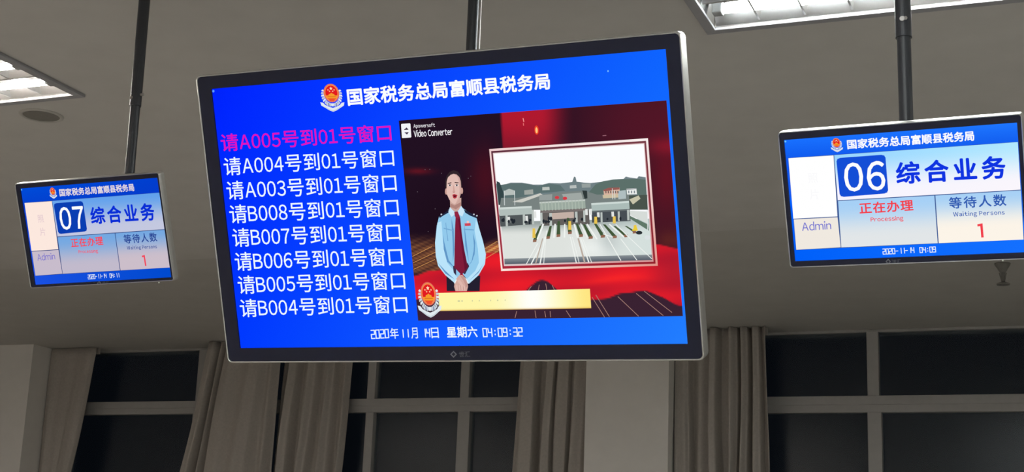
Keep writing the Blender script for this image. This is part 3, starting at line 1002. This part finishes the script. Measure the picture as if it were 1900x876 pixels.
d = Draw(PM.at)
d.poly(gp([(156, 720), (360, 720), (356, 812), (158, 812)]), (36, 32, 48))
d.poly(gp([(314, 560), (334, 550), (344, 640), (322, 646)]), (150, 84, 66))
shirt, shade, light = (146, 202, 236), (98, 152, 200), (186, 228, 250)
d.poly(gp([(180, 312), (150, 340), (112, 362), (98, 420), (88, 520), (92, 600), (106, 660), (150, 716), (206, 764), (222, 735), (246, 700), (276, 735), (292, 768), (350, 716), (388, 650), (394, 590), (376, 510), (352, 430), (338, 372), (300, 345), (246, 306)]), shirt)
d.poly(gp([(102, 400), (126, 392), (136, 520), (160, 640), (210, 700), (222, 735), (206, 764), (150, 716), (106, 660), (92, 600), (88, 520)]), light)
d.poly(gp([(334, 380), (352, 430), (376, 510), (394, 590), (388, 650), (350, 716), (292, 768), (280, 738), (330, 690), (352, 640), (346, 560), (326, 450)]), light)
for pts in ([(136, 470), (144, 520), (170, 626), (206, 672), (190, 660), (160, 634), (140, 560)], [(316, 460), (322, 540), (316, 620), (282, 668), (306, 640), (326, 590), (330, 520)], [(104, 640), (150, 690), (206, 742), (150, 706)], [(384, 640), (350, 700), (292, 752), (352, 690)], [(186, 372), (200, 440), (204, 560), (196, 640), (194, 520)], [(262, 400), (276, 500), (292, 640), (270, 540)]):
    d.poly(gp(pts), shade)
for pts in ([(140, 430), (196, 444), (196, 450), (140, 437)], [(260, 436), (322, 440), (322, 447), (260, 443)], [(150, 400), (154, 400), (168, 510), (163, 510)]):
    d.poly(gp(pts), (116, 170, 212))
d.poly(gp([(196, 662), (214, 655), (216, 720), (200, 700)]), (60, 50, 76))
d.poly(gp([(284, 640), (294, 662), (268, 712), (254, 700)]), (60, 50, 76))
d.poly(gp([(112, 362), (150, 338), (176, 318), (172, 338), (140, 356), (116, 372)]), (32, 38, 62))
d.poly(gp([(262, 320), (300, 340), (340, 362), (340, 374), (300, 358), (270, 340)]), (32, 38, 62))
for x, y in ((126, 350), (322, 350), (340, 358)):
    d.ellipse(*G(x, y), 1.5, 1.5, (206, 214, 224), n=8)
# neck, collar and tie
d.poly(gp([(178, 255), (246, 250), (246, 310), (214, 338), (180, 314)]), (204, 166, 156))
d.poly(gp([(182, 285), (206, 296), (244, 276), (246, 296), (214, 320), (182, 306)]), (176, 132, 124))
d.poly(gp([(206, 334), (226, 332), (240, 372), (250, 470), (264, 560), (286, 668), (248, 716), (204, 668), (206, 560), (208, 440), (212, 370)]), (128, 28, 58))
d.poly(gp([(228, 380), (240, 372), (250, 470), (264, 560), (286, 668), (268, 692), (250, 560), (238, 460)]), (104, 20, 50))
d.poly(gp([(204, 336), (228, 332), (236, 360), (222, 374), (208, 362)]), (146, 36, 66))
d.poly(gp([(178, 306), (204, 334), (206, 350), (188, 366), (168, 336)]), (202, 230, 248))
d.poly(gp([(246, 298), (266, 330), (252, 364), (232, 350), (226, 332)]), (202, 230, 248))
d.poly(gp([(266, 404), (302, 402), (304, 418), (268, 420)]), (206, 70, 90))
d.ellipse(*G(286, 396), 2.4, 2.4, (240, 196, 196), n=10)
# head: hair, ears, face
hair = (50, 38, 44)
d.poly(gp([(150, 190), (150, 150), (158, 118), (176, 94), (200, 84), (226, 92), (242, 114), (248, 150), (249, 190), (240, 230), (160, 232)]), hair)
skin = (226, 190, 180)
d.ellipse(*G(156, 212), 2.4, 6.0, (204, 160, 150), n=12)
d.ellipse(*G(250, 208), 2.2, 6.0, (204, 160, 150), n=12)
d.poly(gp([(158, 190), (159, 152), (166, 128), (182, 112), (200, 106), (219, 110), (235, 126), (243, 150), (246, 190), (244, 226), (234, 258), (220, 278), (206, 288), (190, 280), (174, 260), (160, 228)]), skin)
d.poly(gp([(206, 107), (219, 110), (235, 126), (243, 150), (246, 190), (244, 226), (234, 258), (220, 278), (214, 282), (228, 250), (236, 210), (234, 160), (224, 126)]), (212, 172, 164))
for pts in ([(164, 162), (186, 156), (188, 161), (166, 167)], [(206, 155), (230, 157), (231, 162), (207, 160)]):
    d.poly(gp(pts), (74, 52, 56))
for x in (178, 220):
    d.ellipse(*G(x, 175), 3.0, 1.7, (244, 236, 236), n=12)
    d.ellipse(*G(x, 175), 1.5, 1.7, (40, 30, 36), n=10)
    d.poly(gp([(x - 11, 171), (x, 166), (x + 11, 171), (x, 169)]), (50, 36, 42))
d.poly(gp([(198, 176), (202, 176), (210, 214), (194, 215), (197, 206)]), (208, 164, 154))
d.poly(gp([(194, 215), (210, 214), (205, 219), (199, 219)]), (178, 124, 118))
d.poly(gp([(193, 232), (204, 227), (215, 230), (224, 234), (218, 250), (207, 256), (198, 250)]), (186, 52, 66))
d.poly(gp([(199, 235), (217, 235), (213, 246), (203, 247)]), (90, 24, 34))
# clasped hands
hs, hd = (214, 172, 162), (170, 122, 116)
d.poly(gp([(206, 764), (216, 738), (234, 716), (252, 714), (270, 730), (284, 762), (288, 784), (280, 812), (212, 812), (204, 786)]), hs)
d.poly(gp([(240, 718), (262, 724), (280, 760), (286, 790), (276, 784), (262, 752)]), (196, 150, 142))
for k in range(4):
    x = 214 + k * 15
    d.poly(gp([(x, 776 + k * 2), (x + 12, 772 + k * 2), (x + 15, 806), (x + 4, 808)]), (224, 184, 174), layer=d.n)
    d.poly(gp([(x + 12, 772 + k * 2), (x + 14, 772 + k * 2), (x + 17, 806), (x + 15, 806)]), hd, layer=d.n + 1)
d.n += 2
d.poly(gp([(222, 748), (236, 742), (252, 762), (262, 782), (250, 786), (236, 768)]), (224, 184, 174))
d.poly(gp([(204, 764), (216, 740), (220, 744), (209, 768)]), (236, 246, 250))
d.poly(gp([(272, 730), (280, 738), (294, 766), (286, 766)]), (236, 246, 250))
d.build('presenter_picture', scr, y=-.0024)

d = Draw(PM.at)


def bar_col(x, y, u, v):
    c = lerp((255, 246, 168), (255, 255, 250), bell(u, .62, .17))
    c = lerp(c, (255, 226, 120), smooth(.80, 1.0, u) * .8)
    return lerp(c, (214, 170, 84), smooth(.90, 1.0, v))


d.grid(((814, 543.5), (1095, 535.8), (1097.5, 571.8), (816, 577)), 40, 12, bar_col)
for x, w in ((852, 5), (858, 3), (877, 2), (890, 2), (911, 2), (924, 3), (938, 2)):
    d.ellipse(x, 558.5 - (x - 850) * .02, w * .5, 1.6, (206, 206, 160), n=8)
d.build('caption_bar', scr, y=-.0050)
d = Draw(PM.at)
emblem(d, 797, 556, 33, xs=.78)
d.build('video_emblem', scr, y=-.0056)
d = Draw(PM.at)
d.ellipse(394.8, 169.3, 2.2, 2.4, (90, 150, 255), n=10)  # small paler dot drawn on the blue
d.build('bright_dot', scr)
d = Draw(PM.at)
d.ellipse(1127.5, 132, 1.3, 1.8, (130, 200, 255), n=10)
d.build('bright_dot', scr)
badge(PM, main, 842.5, 657, 6.4, '世汇')


# ---- the two counter displays share one layout, drawn in the right-hand one's pixels
PR = Panel((-0.3270, 2.9184, 0.7957), (23.702, 1.27, -3.891), 0.46, 0.2570)
PL = Panel((-2.6574, 3.3721, 0.9518), (23.233, -1.137, 3.401), 0.46, 0.2893)


def counter_screen(panel, root, number, tint, clock, pal, ghost):
    sx, sz = panel.w / PR.w, panel.h / PR.h

    def at(x, y):
        p = PR.at(x, y)
        return (p[0] * sx, p[1] * sz)

    def hdr(u, v):
        a = lerp(pal['hl'], pal['hr'], u)
        if v < .5: return lerp(a, pal['hd'], min(1, v / .17) * .55)
        return lerp(pal['fl'], pal['fr'], u)
    scr = screen_base(panel, root, hdr, nx=16, ny=24)
    scr['label'] = 'lit screen showing counter ' + number
    d = Draw(at)
    line = pal['line']
    d.poly([(1461.8, 293.6), (1888.5, 263.5), (1900, 445), (1476.5, 464.5)], line)
    d.poly([(1462.3, 294), (1546, 288.7), (1553.3, 402), (1471.5, 406.3)], pal['photo'])
    d.poly([(1472.3, 407.8), (1553.6, 403.6), (1559.3, 459.4), (1477, 464)], pal['admin'])
    d.grid(((1547.2, 288.2), (1888.2, 264), (1893.4, 352.4), (1554, 372.2)), 16, 10, lambda x, y, u, v: lerp(lerp(pal['m_tl'], pal['m_tr'], u), lerp(pal['m_bl'], pal['m_br'], u), smooth(0, .85, v)))
    d.grid(((1554.6, 373.6), (1733.2, 363.4), (1739.4, 451.8), (1560.6, 459.6)), 10, 10, lambda x, y, u, v: lerp(pal['l_t'], pal['l_b'], smooth(.05, .8, v)))
    d.grid(((1735.2, 363.3), (1893.8, 353.8), (1899, 445), (1741.4, 451.7)), 10, 10, lambda x, y, u, v: lerp(pal['l_t'], pal['r_b'], smooth(.0, .7, v)))
    d.build('layout_cells', scr)
    d = Draw(at)
    emblem(d, 1552, 269.5, 13.2)
    d.build('office_emblem', scr)
    d = Draw(at)
    d.glyphs('国家税务总局富顺县税务局', ((1570.5, 259.5), (1806.5, 242.5), (1808, 261.5), (1572, 277.5)), pal['title'], bold=.028)
    d.build('title_text', scr)
    d = Draw(at)
    tl, tr, br, bl = (1551, 293.8), (1642.2, 287), (1648, 359), (1558, 366.3)
    pts = []
    for c, a, b_ in ((tl, bl, tr), (tr, tl, br), (br, tr, bl), (bl, br, tl)):
        for k in range(5):
            t = k / 4
            p = lerp(lerp(c, a, .08), lerp(c, b_, .08), t)
            q = lerp(c, p, .55 + .45 * abs(2 * t - 1))
            pts.append(q)
    d.poly(pts, pal['box'])
    d.glyphs(number, ((1564, 303), (1640, 298), (1643.6, 353), (1567.5, 356.8)), (252, 253, 255), bold=.012, gap=.03)
    d.build('counter_number', scr, y=-.0008)
    d = Draw(at)
    d.glyphs('综合业务', ((1660.5, 301.4), (1864, 288), (1867.5, 331.5), (1663, 343)), pal['big'], bold=.030, gap=.15)
    d.build('service_text', scr, y=-.0008)
    d = Draw(at)
    d.glyphs('正在办理', ((1593, 376.6), (1693.3, 370.3), (1695, 391.5), (1594.8, 397.8)), pal['red'], bold=.022, gap=.04)
    d.glyphs('Processing', ((1614.7, 403.7), (1675, 400.3), (1676.4, 411.6), (1615.3, 414)), pal['red'], bold=.018)
    d.build('status_text', scr, y=-.0008)
    d = Draw(at)
    d.glyphs('等待人数', ((1759.7, 366.5), (1866, 360), (1867.5, 382.3), (1761, 388.3)), pal['wait'], bold=.018, gap=.1)
    d.glyphs('Waiting Persons', ((1767.5, 393.5), (1863.5, 390.2), (1864.5, 400.6), (1769, 405)), pal['wait'], bold=.016, gap=.05)
    d.poly([(1813, 416.6), (1822.8, 414.8), (1825, 441), (1820.4, 441.2), (1818.6, 420), (1813.4, 420.6)], pal['red'])
    d.build('waiting_text', scr, y=-.0008)
    d = Draw(at)
    d.glyphs('Admin', ((1486.5, 412.5), (1541, 410.2), (1542, 425.8), (1488, 429.2)), pal['adm_t'], bold=.004)
    d.build('user_text', scr, y=-.0008)
    d = Draw(at)
    d.glyphs('照', q_row(1498, 322, 1516, 321, 18), ghost, bold=0)
    d.glyphs('片', q_row(1501, 352, 1518, 351, 19), ghost, bold=0)
    d.build('photo_hint_text', scr, y=-.0008)
    d = Draw(at)
    d.segments('2020-11-14', q_row(1636.5, 462.2, 1696, 459.2, 10.5), (226, 236, 250), w=.14)
    d.build('date_text', scr, y=-.0008)
    d = Draw(at)
    d.segments(clock, q_row(1705, 459.4, 1736, 457.8, 10.5), (226, 236, 250), w=.14)
    d.build('clock_text', scr, y=-.0008)
    d = Draw(at)
    d.ellipse(1456.8, 263, 1.8, 1.8, (110, 200, 255), n=10)
    d.build('bright_dot', scr)
    return scr


palR = dict(hl=(24, 112, 255), hr=(30, 118, 255), hd=(8, 70, 222), fl=(0, 96, 250), fr=(20, 112, 255), line=(64, 92, 150), photo=(255, 255, 255), admin=(240, 233, 224),
            m_tl=(150, 212, 255), m_tr=(176, 232, 255), m_bl=(246, 244, 255), m_br=(250, 246, 252), l_t=(166, 208, 246), l_b=(226, 230, 232), r_b=(252, 244, 232),
            title=(252, 252, 255), box=(20, 78, 214), big=(14, 52, 226), red=(242, 66, 78), wait=(50, 92, 178), adm_t=(112, 112, 208))
palL = dict(hl=(0, 76, 216), hr=(0, 62, 206), hd=(6, 56, 200), fl=(26, 80, 226), fr=(0, 74, 206), line=(50, 72, 130), photo=(252, 232, 222), admin=(200, 188, 204),
            m_tl=(104, 164, 236), m_tr=(96, 160, 236), m_bl=(196, 200, 226), m_br=(196, 200, 224), l_t=(116, 168, 226), l_b=(194, 186, 204), r_b=(204, 190, 202),
            title=(226, 216, 224), box=(10, 62, 178), big=(8, 46, 214), red=(240, 76, 96), wait=(44, 72, 150), adm_t=(122, 112, 204))
right = display(PR, 0.4835, 0.2895, -0.0006, 0.0018, .0035, 'small wide display showing counter 06, hanging on the right', .0085, .034)
counter_screen(PR, right, '06', (1, 1, 1), '04:09', palR, (249, 249, 251))
left = display(PL, 0.4855, 0.3165, -0.0030, 0.0030, .0035, 'small wide display showing counter 07, hanging on the left', .0085, .030)
counter_screen(PL, left, '07', (1, 1, 1), '04:11', palL, (224, 198, 206))
badge(PR, right, 1648.5, 484.8, 4.9, '世汇')


def at_left(x, y):
    return PL.at(x, y)


badge(PL, left, 185, 525.2, 3.9, '世汇')
for panel, root, px in ((PR, right, (1861, 482.5)), (PL, left, (296, 524))):
    x, z = panel.at(*px)
    bm = bmesh.new()
    add_box(bm, x - .0016, x + .0016, -.0040, -.0020, z - .0016, z + .0016, .0005)
    obj('power_light', bm, M['led'], root)


# ------------------------------------------------------------------ poles
def pole(px_bot, X, Y, zj, panel, label, xtop, cable=False, knob='side'):
    top = Vector((xtop, Y, ZC))
    zb = panel.o[2] + EYE
    bot = Vector((X, Y, zb - 0.02))
    root = thing('ceiling_pole', top, label, 'pole', 'display poles')
    L = bot - top
    tj = (zj + EYE - ZC) / (bot.z - ZC)
    J = L * tj
    bm = bmesh.new()
    add_tube(bm, (0, 0, -.006), J, 0.0172, n=32)
    obj('upper_tube', bm, M['pole'], root, smooth=False)
    bm = bmesh.new()
    add_tube(bm, J - L.normalized() * .05, L, 0.0146, n=32)
    obj('lower_tube', bm, M['pole'], root)
    bm = bmesh.new()
    add_tube(bm, (0, 0, -.0006), (0, 0, -.007), .045, .043, 32)
    obj('ceiling_flange', bm, M['pole'], root)
    bm = bmesh.new()
    jn = J - L.normalized() * .035
    if knob == 'side':
        add_tube(bm, jn + Vector((.012, 0, 0)), jn + Vector((.026, -.002, 0)), .0045, n=12)
        add_tube(bm, jn + Vector((-.004, -.0165, -.012)), jn + Vector((-.004, -.0195, -.012)), .005, n=12)
    else:
        add_tube(bm, jn + Vector((.000, -.0165, .002)), jn + Vector((.000, -.0195, .002)), .0055, n=12)
        add_tube(bm, jn + Vector((.006, -.0155, .003)), jn + Vector((.007, -.0185, .003)), .004, n=12)
    obj('set_screw', bm, M['screw'], root)
    bm = bmesh.new()                                     # tilting head that carries the display
    add_box(bm, L.x - .035, L.x + .035, -.012, .020, L.z - .03, L.z + .05, .004)
    add_box(bm, L.x - .05, L.x + .05, -.034, -.010, L.z - .028, L.z + .028, .003)
    obj('tilt_head', bm, M['pole'], root)
    if cable:
        bm = bmesh.new()
        a = Vector((0.0215, -.006, -.004))
        add_tube(bm, a, L + Vector((.0215, -.006, .10)), .0038, n=12)
        obj('cable', bm, M['screw'], root)
    return root


pole(None, -2.6215, 3.462, 1.364, PL, 'black telescopic ceiling pole carrying the counter 07 display', -2.6365, knob='side')
pole(None, -1.4225, 3.2189, 1.60, PM, 'black ceiling pole with a grey cable carrying the large middle display', -1.4225, cable=True)
pole(None, -0.3228, 3.0084, 1.166, PR, 'dark telescopic ceiling pole carrying the counter 06 display, in front of the lit light', -0.3262, knob='front')
